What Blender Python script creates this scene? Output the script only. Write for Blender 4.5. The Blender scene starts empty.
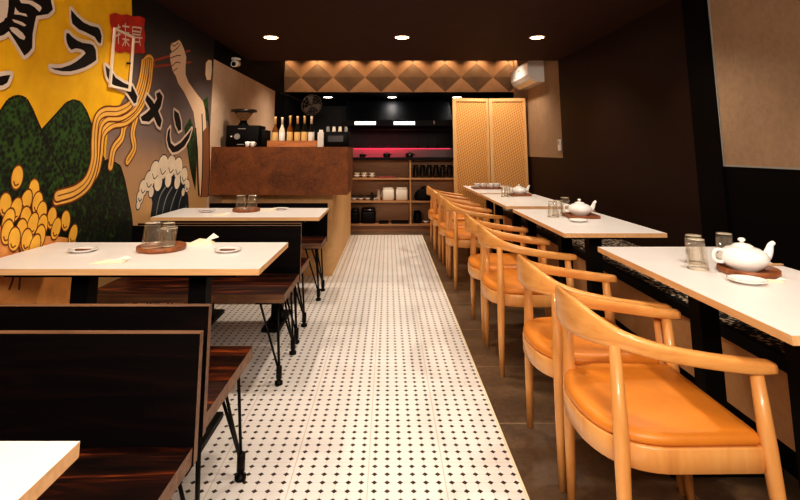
LIGHT = dict(spot=52, bulk=7, rear=85, kit=2, pink=7, front=84, world=.14, warm=(255,240,220), fcol=(255,240,226), vt='Standard', look='Medium High Contrast', exp=-0.06)
YELLOW_EDGE = [(3.109,2.159),(3.134,2.033),(3.147,1.774),(3.141,1.567),(3.051,1.458),(2.957,1.35)]
M1 = [(2.126,1.359),(2.163,1.414),(2.196,1.432),(2.231,1.438),(2.27,1.429),(2.316,1.382),(2.357,1.329),(2.399,1.279),(2.486,1.179),(2.558,1.099),(2.634,1.015),(2.716,0.916),(2.816,0.721)]
M2 = [(2.372,1.273),(2.434,1.328),(2.5,1.387),(2.555,1.437),(2.61,1.458),(2.671,1.453),(2.731,1.409),(2.799,1.325),(2.863,1.226),(2.945,1.147),(3.066,0.909),(3.175,0.63),(2.613,0.731)]
M3 = [(2.896,0.68),(2.89,0.981),(2.929,1.119),(2.987,1.146),(3.055,1.127),(3.127,1.101),(3.187,1.019),(3.236,0.929),(3.307,0.792),(3.375,0.594)]
NOODLES = [[(3.314,1.804),(3.302,1.7),(3.264,1.595),(3.189,1.496),(3.054,1.44),(2.904,1.423),(2.831,1.372),(2.824,1.259),(2.835,1.149),(2.794,1.047),(2.696,0.995),(2.553,0.977)],[(3.369,1.814),(3.359,1.695),(3.32,1.581),(3.242,1.481),(3.092,1.412),(2.939,1.396),(2.866,1.34),(2.858,1.226),(2.855,1.115),(2.808,1.019),(2.691,0.97),(2.549,0.958)],[(3.426,1.825),(3.425,1.684),(3.379,1.561),(3.297,1.466),(3.156,1.385),(2.999,1.358),(2.902,1.295),(2.894,1.181),(2.866,1.076),(2.772,1.011),(2.719,1.009)],[(3.402,1.792),(3.382,1.636),(3.329,1.522),(3.226,1.415),(3.137,1.353),(3.113,1.278),(3.032,1.21),(3.014,1.11)],[(3.422,1.754),(3.402,1.598),(3.308,1.48),(3.267,1.398),(3.243,1.307),(3.281,1.218),(3.206,1.136)],[(3.305,1.775),(3.381,1.83),(3.443,1.814),(3.428,1.712)]]
CHOP = [[(3.358,1.795),(4.089,2.026)],[(3.377,1.764),(4.124,1.935)]]
ARM = [(3.712,1.92),(3.743,1.944),(3.712,1.969),(3.724,2.006),(3.782,2.028),(3.858,2.064),(3.907,2.048),(3.96,2.012),(4.016,1.957),(4.013,1.874),(4.021,1.814),(4.087,1.761),(4.271,1.691),(4.439,1.633),(4.499,1.563),(4.553,1.404),(4.61,1.225),(4.622,1.009),(4.619,0.796),(4.486,0.808),(4.427,1.017),(4.378,1.223),(4.298,1.392),(4.234,1.521),(4.128,1.596),(4.011,1.669),(3.894,1.722),(3.834,1.776),(3.779,1.802),(3.76,1.831),(3.726,1.872)]
ARM_LINES = [[(3.743,1.944),(3.835,1.994),(3.885,2.04)],[(3.723,1.894),(3.843,1.936),(3.906,1.948)],[(3.753,1.835),(3.833,1.88),(3.907,1.89)],[(3.786,1.803),(3.858,1.84)],[(3.734,2.005),(3.779,1.999),(3.846,2.042)]]
SLEEVE = [[(4.496,1.581),(4.584,1.533),(4.646,1.298),(4.694,1.006),(4.696,0.79)],[(4.298,1.392),(4.359,1.223),(4.399,1.018),(4.458,0.81)],[(4.427,1.522),(4.48,1.294),(4.513,1.013),(4.515,0.805)]]
SLEEVEF = [(4.47,1.365),(4.619,1.443),(4.667,1.225),(4.705,1.005),(4.697,0.78),(4.521,0.796),(4.513,1.013)]
OVAL = [(4.456,1.985),(4.511,2.023),(4.594,2.034),(4.617,1.947),(4.6,1.85),(4.498,1.836),(4.456,1.884)]
LEAF = [[(4.062,1.382),(4.173,1.47),(4.274,1.374),(4.366,1.206),(4.372,0.868),(4.237,1.041)],[(4.442,1.647),(4.56,1.696),(4.595,1.46),(4.49,1.49)]]
LETTERS = [[[(2.51,1.922),(2.56,1.901),(2.621,1.884),(2.688,1.882),(2.759,1.89),(2.78,1.879),(2.801,1.848),(2.797,1.805),(2.769,1.808),(2.735,1.83),(2.649,1.836),(2.587,1.837),(2.53,1.854),(2.516,1.886)],[(2.492,1.795),(2.511,1.797),(2.539,1.785),(2.581,1.776),(2.63,1.773),(2.694,1.782),(2.727,1.781),(2.754,1.761),(2.769,1.705),(2.724,1.676),(2.67,1.647),(2.604,1.622),(2.553,1.606),(2.49,1.596),(2.43,1.594),(2.397,1.601),(2.428,1.602),(2.476,1.611),(2.548,1.639),(2.591,1.664),(2.628,1.69),(2.665,1.722),(2.651,1.733),(2.621,1.737),(2.576,1.732),(2.543,1.717),(2.522,1.727),(2.503,1.745),(2.492,1.77)]],[[(2.86,1.689),(2.927,1.67),(2.982,1.635),(3.088,1.615),(3.184,1.61),(3.258,1.551),(3.249,1.511),(3.222,1.501),(3.148,1.548),(3.111,1.57),(3.012,1.581),(2.933,1.594),(2.886,1.631)]],[[(3.517,1.599),(3.571,1.619),(3.624,1.59),(3.604,1.517),(3.535,1.448),(3.443,1.397),(3.345,1.397),(3.322,1.421),(3.402,1.457),(3.495,1.517),(3.539,1.567)],[(3.384,1.578),(3.47,1.544),(3.565,1.483),(3.636,1.418),(3.618,1.365),(3.572,1.378),(3.508,1.434),(3.437,1.493),(3.366,1.538)]],[[(3.833,1.509),(3.918,1.49),(3.97,1.431),(3.99,1.366),(3.939,1.351),(3.881,1.394),(3.841,1.456)],[(3.784,1.374),(3.783,1.315),(3.811,1.258),(3.884,1.233),(3.995,1.265),(4.107,1.325),(4.204,1.384),(4.157,1.304),(4.07,1.235),(3.952,1.195),(3.851,1.186),(3.777,1.228),(3.74,1.283),(3.749,1.346)]],[[(2.086,1.872),(2.341,1.954),(2.359,1.911),(2.374,1.885),(2.344,1.853),(2.266,1.822),(2.261,1.79),(2.255,1.735),(2.261,1.668),(2.241,1.643),(2.218,1.624),(2.196,1.642),(2.179,1.657),(2.146,1.685),(2.111,1.712),(2.086,1.689),(2.061,1.677),(2.05,1.749),(2.092,1.767),(2.094,1.817)]],[[(2.081,1.507),(2.115,1.518),(2.149,1.526),(2.135,1.489),(2.109,1.474),(2.086,1.473)]]]
KHOLES = [[(2.141,1.875),(2.191,1.876),(2.23,1.884),(2.285,1.877),(2.297,1.869),(2.284,1.846),(2.25,1.859),(2.213,1.864),(2.164,1.853)],[(2.132,1.825),(2.143,1.816),(2.161,1.809),(2.2,1.814),(2.21,1.803),(2.187,1.801),(2.163,1.799),(2.13,1.792)],[(2.121,1.768),(2.157,1.771),(2.186,1.77),(2.21,1.763),(2.197,1.754),(2.164,1.757),(2.135,1.758)],[(2.112,1.728),(2.129,1.735),(2.157,1.736),(2.193,1.723),(2.212,1.708),(2.206,1.694),(2.18,1.695),(2.148,1.707),(2.126,1.715)],[(2.035,1.849),(2.088,1.866),(2.094,1.792),(2.077,1.749),(2.053,1.729)]]
SEAL = [(2.872,1.988),(2.923,2.011),(2.99,2.017),(3.058,2.039),(3.132,2.046),(3.207,2.07),(3.274,2.074),(3.269,2.014),(3.297,1.966),(3.285,1.908),(3.306,1.858),(3.227,1.845),(3.153,1.824),(3.067,1.823),(3.0,1.8),(2.932,1.804),(2.909,1.851),(2.91,1.913),(2.883,1.948)]
GLYPH = [[(2.964,1.963),(2.982,1.843)],[(2.946,1.934),(2.989,1.951)],[(2.942,1.883),(2.995,1.908)],[(3.01,1.962),(3.092,1.977)],[(3.042,1.99),(3.063,1.847)],[(3.017,1.92),(3.098,1.939)],[(3.022,1.883),(3.104,1.895)],[(3.029,1.84),(3.057,1.884),(3.11,1.857)],[(3.128,1.986),(3.243,2.008)],[(3.128,1.986),(3.135,1.941),(3.237,1.958),(3.243,2.008)],[(3.132,1.96),(3.234,1.978)],[(3.126,1.919),(3.266,1.945)],[(3.163,1.921),(3.16,1.861)],[(3.227,1.936),(3.247,1.886)],[(3.155,1.893),(3.244,1.913)]]
DUMP = [(2.261,1.083),(2.377,1.019),(2.333,0.973),(2.409,0.957),(2.208,0.97),(2.272,0.943),(2.444,0.91),(2.341,0.898),(2.234,0.9),(2.52,0.875),(2.631,0.847),(2.389,0.864),(2.458,0.847),(2.321,0.846),(2.559,0.819),(2.447,0.801),(2.36,0.797),(2.7,0.767),(2.233,0.853),(2.279,0.816),(2.416,0.762)]
FIG = [(2.18,0.89),(2.247,0.855),(2.334,0.833),(2.429,0.805),(2.529,0.788),(2.623,0.768),(2.735,0.735),(2.726,0.625),(2.796,0.493),(2.78,0.372),(2.245,0.452)]
FIGL = [[(2.231,0.73),(2.299,0.661),(2.285,0.602)],[(2.479,0.65),(2.54,0.618),(2.563,0.66)],[(2.287,0.819),(2.338,0.724),(2.346,0.586)]]
WAVE = [(3.562,0.62),(3.574,0.739),(3.589,0.839),(3.545,0.931),(3.624,1.008),(3.781,1.044),(3.96,1.029),(4.126,0.95),(4.226,0.831),(4.267,0.698),(4.362,0.49)]
CAP = [(3.409,0.896,0.05),(3.442,0.952,0.06),(3.521,0.993,0.075),(3.602,1.051,0.085),(3.725,1.082,0.095),(3.861,1.085,0.09),(3.992,1.066,0.09),(4.119,0.998,0.075),(4.193,0.914,0.055),(3.66,0.978,0.07),(3.824,0.983,0.06),(3.99,0.958,0.06),(3.39,0.846,0.03),(3.562,0.916,0.04),(4.118,0.871,0.035)]
WLINES = [[(3.654,0.605),(3.662,0.755),(3.707,0.876),(3.796,0.941)],[(3.766,0.587),(3.76,0.736),(3.809,0.852),(3.903,0.926)],[(3.886,0.567),(3.882,0.714),(3.936,0.826),(4.015,0.91)],[(4.014,0.547),(4.029,0.695),(4.068,0.813),(4.118,0.871)],[(4.171,0.521),(4.172,0.646),(4.195,0.762)]]
FOAM = [(4.096,0.625,0.03),(4.223,0.576,0.035),(4.067,0.568,0.03),(4.316,0.514,0.03),(3.97,0.598,0.02)]
SAND = [(3.102,1.114),(3.25,0.922),(3.388,0.592),(4.684,0.359),(4.644,0.627),(4.274,0.794),(3.525,1.068),(3.363,1.205)]
PANEL = [(2.907,1.928),(3.143,1.927),(3.162,1.571),(2.921,1.572)]
import bpy, bmesh, math, random
from mathutils import Vector, Matrix
from math import sin, cos, pi, radians
random.seed(7)
SC = bpy.context.scene
COL = SC.collection

# ------------------------------------------------------------------ materials
def lin(c):
    return tuple(((v/255)/12.92 if v/255 <= .04045 else ((v/255+.055)/1.055)**2.4) for v in c) + (1,)
class NT:
    def __init__(s, name, rough=.5, metal=0, coat=0, spec=.5):
        s.m = bpy.data.materials.new(name); s.m.use_nodes = True
        s.t = s.m.node_tree; s.b = s.t.nodes['Principled BSDF']
        s.b.inputs['Roughness'].default_value = rough; s.b.inputs['Metallic'].default_value = metal
        s.b.inputs['Coat Weight'].default_value = coat; s.b.inputs['Specular IOR Level'].default_value = spec
    def n(s, t, **k):
        nd = s.t.nodes.new(t)
        for a, v in k.items(): setattr(nd, a, v)
        return nd
    def l(s, a, b): s.t.links.new(a, b)
    def coord(s, scale=(1,1,1), kind='Object'):
        tc = s.n('ShaderNodeTexCoord'); mp = s.n('ShaderNodeMapping'); mp.inputs['Scale'].default_value = scale
        s.l(tc.outputs[kind], mp.inputs[0]); return mp.outputs[0]
    def noise(s, vec, scale, detail=4, rough=.55, dist=0):
        n = s.n('ShaderNodeTexNoise'); s.l(vec, n.inputs['Vector']); n.inputs['Scale'].default_value = scale
        n.inputs['Detail'].default_value = detail; n.inputs['Roughness'].default_value = rough; n.inputs['Distortion'].default_value = dist
        return n.outputs['Fac']
    def ramp(s, fac, stops):
        r = s.n('ShaderNodeValToRGB'); s.l(fac, r.inputs[0]); e = r.color_ramp.elements
        while len(e) < len(stops): e.new(.5)
        for i, (p, c) in enumerate(stops): e[i].position = p; e[i].color = lin(c)
        return r.outputs[0]
    def color(s, o): s.l(o, s.b.inputs['Base Color'])
    def bump(s, h, st=.2, d=.01):
        b = s.n('ShaderNodeBump'); b.inputs['Strength'].default_value = st; b.inputs['Distance'].default_value = d
        s.l(h, b.inputs['Height']); s.l(b.outputs[0], s.b.inputs['Normal'])
    def math(s, op, a, b=None):
        m = s.n('ShaderNodeMath', operation=op)
        for i, v in enumerate((a, b)):
            if v is None: continue
            if isinstance(v, (int, float)): m.inputs[i].default_value = v
            else: s.l(v, m.inputs[i])
        return m.outputs[0]
    def mix(s, fac, a, b):
        m = s.n('ShaderNodeMix', data_type='RGBA')
        if isinstance(fac, (int, float)): m.inputs[0].default_value = fac
        else: s.l(fac, m.inputs[0])
        for i, v in ((6, a), (7, b)):
            if isinstance(v, tuple): m.inputs[i].default_value = lin(v)
            else: s.l(v, m.inputs[i])
        return m.outputs[2]
def plain(name, c, rough=.5, metal=0, coat=0, vary=0, spec=.5):
    t = NT(name, rough, metal, coat, spec)
    if vary:
        f = t.noise(t.coord(), 9, 5)
        t.color(t.ramp(f, [(.3, tuple(max(0, int(v*(1-vary))) for v in c)), (.7, tuple(min(255, int(v*(1+vary))) for v in c))]))
    else: t.b.inputs['Base Color'].default_value = lin(c)
    return t.m
def emis(name, c, st):
    t = NT(name); t.b.inputs['Base Color'].default_value = lin(c); t.b.inputs['Emission Color'].default_value = lin(c)
    t.b.inputs['Emission Strength'].default_value = st; return t.m
def wood(name, stops, scale=(2, 26, 26), rough=.4, coat=.1, dist=1.2, bump=.08, nscale=1.0, spec=.5):
    t = NT(name, rough, 0, coat, spec); v = t.coord(scale)
    f = t.noise(v, nscale, 6, .6, dist); t.color(t.ramp(f, stops)); t.bump(f, bump, .004); return t.m
M = {}
M['chair'] = wood('honey_oak', [(.25, (198,130,68)), (.5, (220,156,88)), (.75, (232,174,106))], (9,9,1.6), .38, .25)
M['chair_h'] = wood('honey_oak_bent', [(.25, (202,132,68)), (.5, (222,158,88)), (.75, (236,176,106))], (5,5,22), .36, .25)
M['leather'] = plain('tan_leather', (214,132,46), .42, vary=.05)
M['burnt'] = wood('burnt_pine', [(.3, (8,4,3)), (.47, (34,13,8)), (.56, (70,29,12)), (.7, (146,70,28))], (1.3,13,13), .4, .0, 2.2, .12, 1.0, .25)
M['burnt_dark'] = wood('burnt_pine_dark', [(.35, (5,2,2)), (.55, (11,5,4)), (.75, (28,12,8))], (1.2,13,13), .6, 0, 1.6, .1, 1.0, .12)
M['raw_edge'] = wood('raw_pine_edge', [(.3, (84,54,36)), (.7, (142,102,72))], (3,30,30), .5, 0)
M['table_edge'] = wood('pale_beech_edge', [(.3, (214,164,110)), (.7, (236,192,142))], (3,40,40), .5, 0)
M['laminate'] = plain('white_laminate', (237,230,226), .36, vary=.012)
M['black_metal'] = plain('black_metal', (12,9,8), .4, .4, spec=.3)
M['black_matt'] = plain('black_matt', (9,6,5), .55, spec=.2)
M['white'] = plain('white_porcelain', (246,242,238), .16, coat=.4)
M['white_matt'] = plain('white_paper', (242,232,218), .7)
M['cream'] = plain('cream_paper', (240,222,192), .7)
M['tray'] = wood('walnut_tray', [(.3, (112,62,32)), (.7, (166,101,58))], (8,40,8), .45, .1)
M['crate'] = wood('crate_wood', [(.3, (170,100,52)), (.7, (214,142,84))], (3,30,30), .5)
M['ceiling'] = plain('ceiling_brown', (62,37,27), .7, vary=.06, spec=.15)
M['dark_wall'] = plain('wall_brown', (42,24,17), .55, vary=.07, spec=.15)
M['black_wall'] = plain('wall_black', (8,5,4), .6, spec=.1)
M['kitchen_black'] = plain('kitchen_black', (10,10,11), .45)
M['steel'] = plain('brushed_steel', (120,118,118), .42, .9)
M['splash'] = plain('splash_panel', (150,140,140), .5, .3)
M['dark_steel'] = plain('dark_steel', (34,35,40), .6, .4)
M['shelf'] = wood('shelf_oak', [(.3, (172,122,78)), (.7, (198,148,100))], (2,22,22), .5)
M['plinth'] = wood('plinth_brown', [(.3, (134,92,60)), (.7, (166,118,78))], (2,22,22), .5)
M['red'] = plain('red_lacquer', (140,30,24), .3)
M['brown_bit'] = plain('brown_lacquer', (110,62,34), .4)
M['grey'] = plain('grey_plastic', (150,146,140), .5)
M['lens'] = emis('downlight_lens', (255,226,180), 22)
M['lens_k'] = emis('kitchen_lens', (255,250,242), 14)
M['tube'] = emis('white_tube', (255,246,236), 2.6)
M['heat'] = emis('heat_lamp_pink', (255,60,100), 1.2)
M['bronze'] = plain('bottle_amber', (120,66,22), .15, coat=.5)
M['bottle_dark'] = plain('bottle_dark', (26,18,12), .12, coat=.5)
M['bottle_label'] = plain('bottle_label', (232,190,120), .6)
M['plastic_dark'] = plain('smoky_lid', (36,26,22), .3)
def plaster(name, a, b, sc=2.2):
    t = NT(name, .7); v = t.coord()
    f = t.math('ADD', t.math('MULTIPLY', t.noise(v, sc, 8, .62, .5), .6), t.math('MULTIPLY', t.noise(v, sc*14, 4, .6), .4))
    t.color(t.ramp(f, [(.36, a), (.64, b)])); t.bump(f, .15, .01); return t.m
M['plaster'] = plaster('beige_plaster', (146,118,92), (168,138,110))
M['plaster_l'] = plaster('grey_beige_plaster', (206,176,150), (228,200,172))
M['stone'] = plaster('rusty_counter', (92,48,18), (152,88,38), 5)
M['beige'] = plaster('counter_base_beige', (206,160,106), (226,184,130), 1.5)
M['bench_front'] = plaster('banquette_front', (226,168,112), (244,190,134), 2)
def glass(name='tumbler_glass', milk=.03):
    t = NT(name, .04); out = t.t.nodes['Material Output']
    tr = t.n('ShaderNodeBsdfTransparent'); tr.inputs[0].default_value = lin((255,254,252))
    gl = t.n('ShaderNodeBsdfGlossy'); gl.inputs['Roughness'].default_value = .05
    df = t.n('ShaderNodeBsdfDiffuse'); df.inputs[0].default_value = lin((236,222,200))
    lw = t.n('ShaderNodeLayerWeight'); lw.inputs[0].default_value = .35
    m1 = t.n('ShaderNodeMixShader'); m1.inputs[0].default_value = milk; t.l(tr.outputs[0], m1.inputs[1]); t.l(df.outputs[0], m1.inputs[2])
    m2 = t.n('ShaderNodeMixShader'); t.l(t.math('MULTIPLY', lw.outputs['Facing'], .5), m2.inputs[0]); t.l(m1.outputs[0], m2.inputs[1]); t.l(gl.outputs[0], m2.inputs[2])
    t.l(m2.outputs[0], out.inputs['Surface']); return t.m
M['glass'] = glass()
M['rim_glass'] = glass('tumbler_rim_glass', .45)
def smoky():
    t = NT('hopper_plastic', .1); t.b.inputs['Base Color'].default_value = lin((214,190,160))
    t.b.inputs['Transmission Weight'].default_value = .85; t.b.inputs['IOR'].default_value = 1.15; return t.m
M['hopper'] = smoky()
def mosaic():
    t = NT('octagon_dot_tile', .3); p = .0473
    s = t.n('ShaderNodeSeparateXYZ'); tc = t.n('ShaderNodeTexCoord'); t.l(tc.outputs['Object'], s.inputs[0])
    def cell(o, off, per):
        return t.math('ABSOLUTE', t.math('SUBTRACT', t.math('FRACT', t.math('DIVIDE', t.math('ADD', o, off), per)), .5))
    # dots sit at cell corners offset so that |fract-.5| = 0 at a dot centre
    u = cell(s.outputs[0], .074, p); v = cell(s.outputs[1], -2.43+p*200, p)
    dot = t.math('LESS_THAN', t.math('ADD', u, v), .235)
    gr = t.math('MAXIMUM', t.math('LESS_THAN', u, .018), t.math('LESS_THAN', v, .018))
    su = t.math('GREATER_THAN', cell(s.outputs[0], .074, p*6), .4925); sv = t.math('GREATER_THAN', cell(s.outputs[1], -2.43+p*600, p*6), .4925)
    nz = t.noise(t.coord(), 3, 4)
    base = t.ramp(nz, [(.3, (236,228,222)), (.7, (243,237,232))])
    c = t.mix(t.math('MULTIPLY', gr, .32), base, (176,146,118))
    c = t.mix(t.math('MULTIPLY', t.math('MAXIMUM', su, t.math('MULTIPLY', sv, .4)), .4), c, (178,146,110))
    dn = t.noise(t.coord(), 60, 2)
    c = t.mix(dot, c, t.ramp(dn, [(.3, (34,26,22)), (.7, (62,46,38))])); t.color(c); return t.m
M['mosaic'] = mosaic()
def darkfloor():
    t = NT('slate_tile', .32); v = t.coord()
    f = t.math('ADD', t.math('MULTIPLY', t.noise(v, 3, 8, .65, .8), .7), t.math('MULTIPLY', t.noise(v, 40, 3), .3))
    c = t.ramp(f, [(.3, (70,55,43)), (.5, (98,78,60)), (.7, (130,106,80))])
    s = t.n('ShaderNodeSeparateXYZ'); tc = t.n('ShaderNodeTexCoord'); t.l(tc.outputs['Object'], s.inputs[0])
    def seam(o, off):
        return t.math('GREATER_THAN', t.math('ABSOLUTE', t.math('SUBTRACT', t.math('FRACT', t.math('DIVIDE', t.math('ADD', o, off), .59)), .5)), .4945)
    g = t.math('MAXIMUM', seam(s.outputs[0], .1), seam(s.outputs[1], -2.43+5.9))
    t.color(t.mix(t.math('MULTIPLY', g, .6), c, (168,138,108))); t.bump(f, .06, .01); return t.m
M['slate'] = darkfloor()
def cane():
    t = NT('woven_cane', .6); s = t.n('ShaderNodeSeparateXYZ'); tc = t.n('ShaderNodeTexCoord'); t.l(tc.outputs['Object'], s.inputs[0])
    a = t.math('SINE', t.math('MULTIPLY', t.math('ADD', s.outputs[2], t.math('MULTIPLY', s.outputs[0], .55)), 95))
    b = t.math('SINE', t.math('MULTIPLY', t.math('SUBTRACT', s.outputs[2], t.math('MULTIPLY', s.outputs[0], 2.4)), 62))
    f = t.math('ADD', t.math('MULTIPLY', t.math('MULTIPLY', a, b), .4), .5)
    t.color(t.ramp(f, [(.15, (204,134,66)), (.5, (234,172,98)), (.85, (246,196,128))])); t.bump(f, .3, .004); return t.m
M['cane'] = cane()
M['screen_frame'] = wood('screen_frame_wood', [(.3, (232,178,112)), (.7, (250,206,146))], (20,20,2), .5)
def speckle():
    t = NT('speckled_fabric', .8); v = t.coord((1,1,1)); vo = t.n('ShaderNodeTexVoronoi'); vo.inputs['Scale'].default_value = 42; t.l(v, vo.inputs['Vector'])
    w = t.n('ShaderNodeTexWave'); w.inputs['Scale'].default_value = 14; w.inputs['Distortion'].default_value = 1; w.bands_direction = 'DIAGONAL'; t.l(v, w.inputs['Vector'])
    f = t.math('ADD', t.math('MULTIPLY', vo.outputs['Distance'], .9), t.math('MULTIPLY', w.outputs['Fac'], .25))
    t.color(t.ramp(f, [(.3, (206,184,156)), (.46, (186,160,130)), (.5, (26,20,18))])); return t.m
M['speckle'] = speckle()
def hillmat():
    t = NT('painted_green', .6); v = t.coord(); vo = t.n('ShaderNodeTexVoronoi'); vo.inputs['Scale'].default_value = 48; t.l(v, vo.inputs['Vector'])
    s = t.n('ShaderNodeSeparateXYZ'); t.l(v, s.inputs[0])
    f = t.math('ADD', t.math('MULTIPLY', vo.outputs['Distance'], .55), t.math('MULTIPLY', t.noise(v, 8, 6), .6))
    f = t.math('ADD', f, t.math('MULTIPLY', t.math('SUBTRACT', s.outputs[2], 1.35), .32))
    t.color(t.ramp(f, [(.36, (10,14,7)), (.5, (24,44,16)), (.72, (54,88,30))])); return t.m
M['hill'] = hillmat()
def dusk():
    t = NT('painted_dusk_shaded_top', .6); s = t.n('ShaderNodeSeparateXYZ'); tc = t.n('ShaderNodeTexCoord'); t.l(tc.outputs['Object'], s.inputs[0])
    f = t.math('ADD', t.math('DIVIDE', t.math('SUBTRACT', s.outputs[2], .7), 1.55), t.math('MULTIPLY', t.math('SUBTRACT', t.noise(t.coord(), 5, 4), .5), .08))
    t.color(t.ramp(f, [(.05, (214,168,112)), (.25, (196,154,116)), (.38, (140,120,110)), (.6, (112,98,98)), (.76, (78,66,62)), (.9, (20,12,10))])); return t.m  # near-black top stops put the light falloff under the ceiling into the colour
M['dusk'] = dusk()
M['yellow'] = plain('painted_yellow', (252,188,26), .6, vary=.05)
M['ink'] = plain('painted_ink', (18,9,8), .6)
M['halo'] = plain('painted_halo', (232,210,190), .6)
M['noodle'] = plain('painted_noodle', (250,188,92), .6, vary=.05)
M['noodle_line'] = plain('painted_noodle_line', (120,58,18), .6)
M['skin'] = plain('painted_skin', (244,210,176), .6)
M['chop_red'] = plain('painted_chopstick', (168,58,36), .5)
M['seal'] = plain('painted_seal', (196,52,34), .6, vary=.12)
M['sleeve'] = plain('painted_sleeve', (150,96,62), .6)
M['dump'] = plain('painted_gold', (252,188,72), .6, vary=.06)
M['peach'] = plain('painted_peach', (240,164,92), .6, vary=.08)
M['navy'] = plain('painted_navy', (22,34,44), .6, vary=.2)
M['foam'] = plain('painted_foam', (246,226,198), .6, vary=.04)
M['pale_line'] = plain('painted_pale_line', (150,150,140), .6)
def relief(name, a, b): 
    return plaster(name, a, b, 3)
M['tri_brown'] = relief('facet_brown', (112,88,70), (130,104,82))
M['tri_tan'] = relief('facet_tan', (160,124,94), (180,142,110))

# ------------------------------------------------------------------ mesh builder
class MB:
    def __init__(s): s.v = []; s.f = []; s.mi = []; s.sm = []
    def add(s, vs, fs, mi=0, smooth=False):
        o = len(s.v); s.v += [tuple(v) for v in vs]
        for f in fs: s.f.append([i+o for i in f]); s.mi.append(mi); s.sm.append(smooth)
        return s
    def box(s, x0, x1, y0, y1, z0, z1, mi=0, faces=None):
        vs = [(x, y, z) for z in (z0, z1) for y in (y0, y1) for x in (x0, x1)]
        fs = [(0,2,3,1), (4,5,7,6), (0,1,5,4), (2,6,7,3), (0,4,6,2), (1,3,7,5)]   # bottom top front back left right
        o = len(s.v); s.v += vs
        for k, f in enumerate(fs):
            s.f.append([i+o for i in f]); s.sm.append(False); s.mi.append((faces or {}).get(k, mi))
        return s
    def rbox(s, x0, x1, y0, y1, z0, z1, r, mi=0, seg=3):
        # box rounded by a superellipse shell: corners chamfered with radius r (vertical edges + soft top/bottom)
        pts = []
        for cx, cy, a0 in ((x1-r, y1-r, 0), (x0+r, y1-r, 90), (x0+r, y0+r, 180), (x1-r, y0+r, 270)):
            for k in range(seg+1):
                a = radians(a0+90*k/seg); pts.append((cx, cy, cos(a), sin(a)))
        rings = []
        for z, ins in ((z0, r*.5), (z0+r*.5, 0), (z1-r*.5, 0), (z1-r*.15, r*.15), (z1, r*.5)):
            rings.append([(cx+(r-ins)*ca, cy+(r-ins)*sa, z) for cx, cy, ca, sa in pts])
        return s.rings(rings, mi, True)
    def rings(s, rings, mi=0, caps=True, smooth=True, close=True):
        n = len(rings[0]); vs = [p for r in rings for p in r]; fs = []
        for i in range(len(rings)-1):
            for j in range(n if close else n-1):
                k = (j+1) % n; fs.append((i*n+j, i*n+k, (i+1)*n+k, (i+1)*n+j))
        s.add(vs, fs, mi, smooth)
        if caps:
            o = len(s.v)-len(vs)
            s.f.append([o+j for j in range(n)][::-1]); s.mi.append(mi); s.sm.append(False)
            s.f.append([o+(len(rings)-1)*n+j for j in range(n)]); s.mi.append(mi); s.sm.append(False)
        return s
    def lathe(s, prof, cx=0, cy=0, cz=0, n=20, mi=0, caps=True):
        return s.rings([[(cx+r*cos(2*pi*j/n), cy+r*sin(2*pi*j/n), cz+z) for j in range(n)] for r, z in prof], mi, caps)
    def tube(s, pts, rad, n=10, mi=0, caps=True):
        pts = [Vector(p) for p in pts]; rr = rad if isinstance(rad, (list, tuple)) else [rad]*len(pts); rings = []; prev = None
        for i, p in enumerate(pts):
            t = (pts[min(i+1, len(pts)-1)]-pts[max(i-1, 0)]).normalized()
            u = (prev - t*prev.dot(t)).normalized() if prev is not None else t.orthogonal().normalized()
            prev = u; w = t.cross(u)
            rings.append([tuple(p+(u*cos(2*pi*j/n)+w*sin(2*pi*j/n))*rr[i]) for j in range(n)])
        return s.rings(rings, mi, caps)
    def build(s, name, mats, parent=None, loc=None, rz=0):
        me = bpy.data.meshes.new(name); me.from_pydata(s.v, [], s.f)
        for m in (mats if isinstance(mats, (list, tuple)) else [mats]): me.materials.append(M[m])
        for p, mi, sm in zip(me.polygons, s.mi, s.sm): p.material_index = mi; p.use_smooth = sm
        bm = bmesh.new(); bm.from_mesh(me); bmesh.ops.recalc_face_normals(bm, faces=bm.faces); bm.to_mesh(me); bm.free()
        ob = bpy.data.objects.new(name, me); COL.objects.link(ob)
        if parent is not None: ob.parent = parent
        if loc: ob.location = loc
        ob.rotation_euler = (0, 0, rz); return ob
def tag(o, label=None, cat=None, group=None, kind=None):
    if label: o['label'] = label
    if cat: o['category'] = cat
    if group: o['group'] = group
    if kind: o['kind'] = kind
    return o
def thing(name, label, cat, loc=(0,0,0), rz=0, group=None):
    o = bpy.data.objects.new(name, None); o.empty_display_size = .1; COL.objects.link(o)
    o.location = loc; o.rotation_euler = (0, 0, rz); return tag(o, label, cat, group)
def kids(o): return [c for c in bpy.data.objects if c.parent == o]
def dup(o, loc=None, rz=None, label=None, group=None, parent=None):
    c = o.copy(); COL.objects.link(c)
    if parent is not None: c.parent = parent
    if loc is not None: c.location = loc
    if rz is not None: c.rotation_euler = (0, 0, rz)
    if label: c['label'] = label
    if group: c['group'] = group
    for ch in kids(o): dup(ch, parent=c)
    return c
def struct(name, mb, mats): return tag(mb.build(name, mats), kind='structure')
def spline(P, n):
    out = []; P = [Vector(p) for p in P]; Q = [P[0]*2-P[1]]+P+[P[-1]*2-P[-2]]
    for i in range(1, len(Q)-2):
        for k in range(n):
            t = k/n; a, b, c, d = Q[i-1], Q[i], Q[i+1], Q[i+2]
            out.append(.5*((2*b)+(c-a)*t+(2*a-5*b+4*c-d)*t*t+(3*b-a-3*c+d)*t**3))
    out.append(P[-1]); return out

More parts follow.
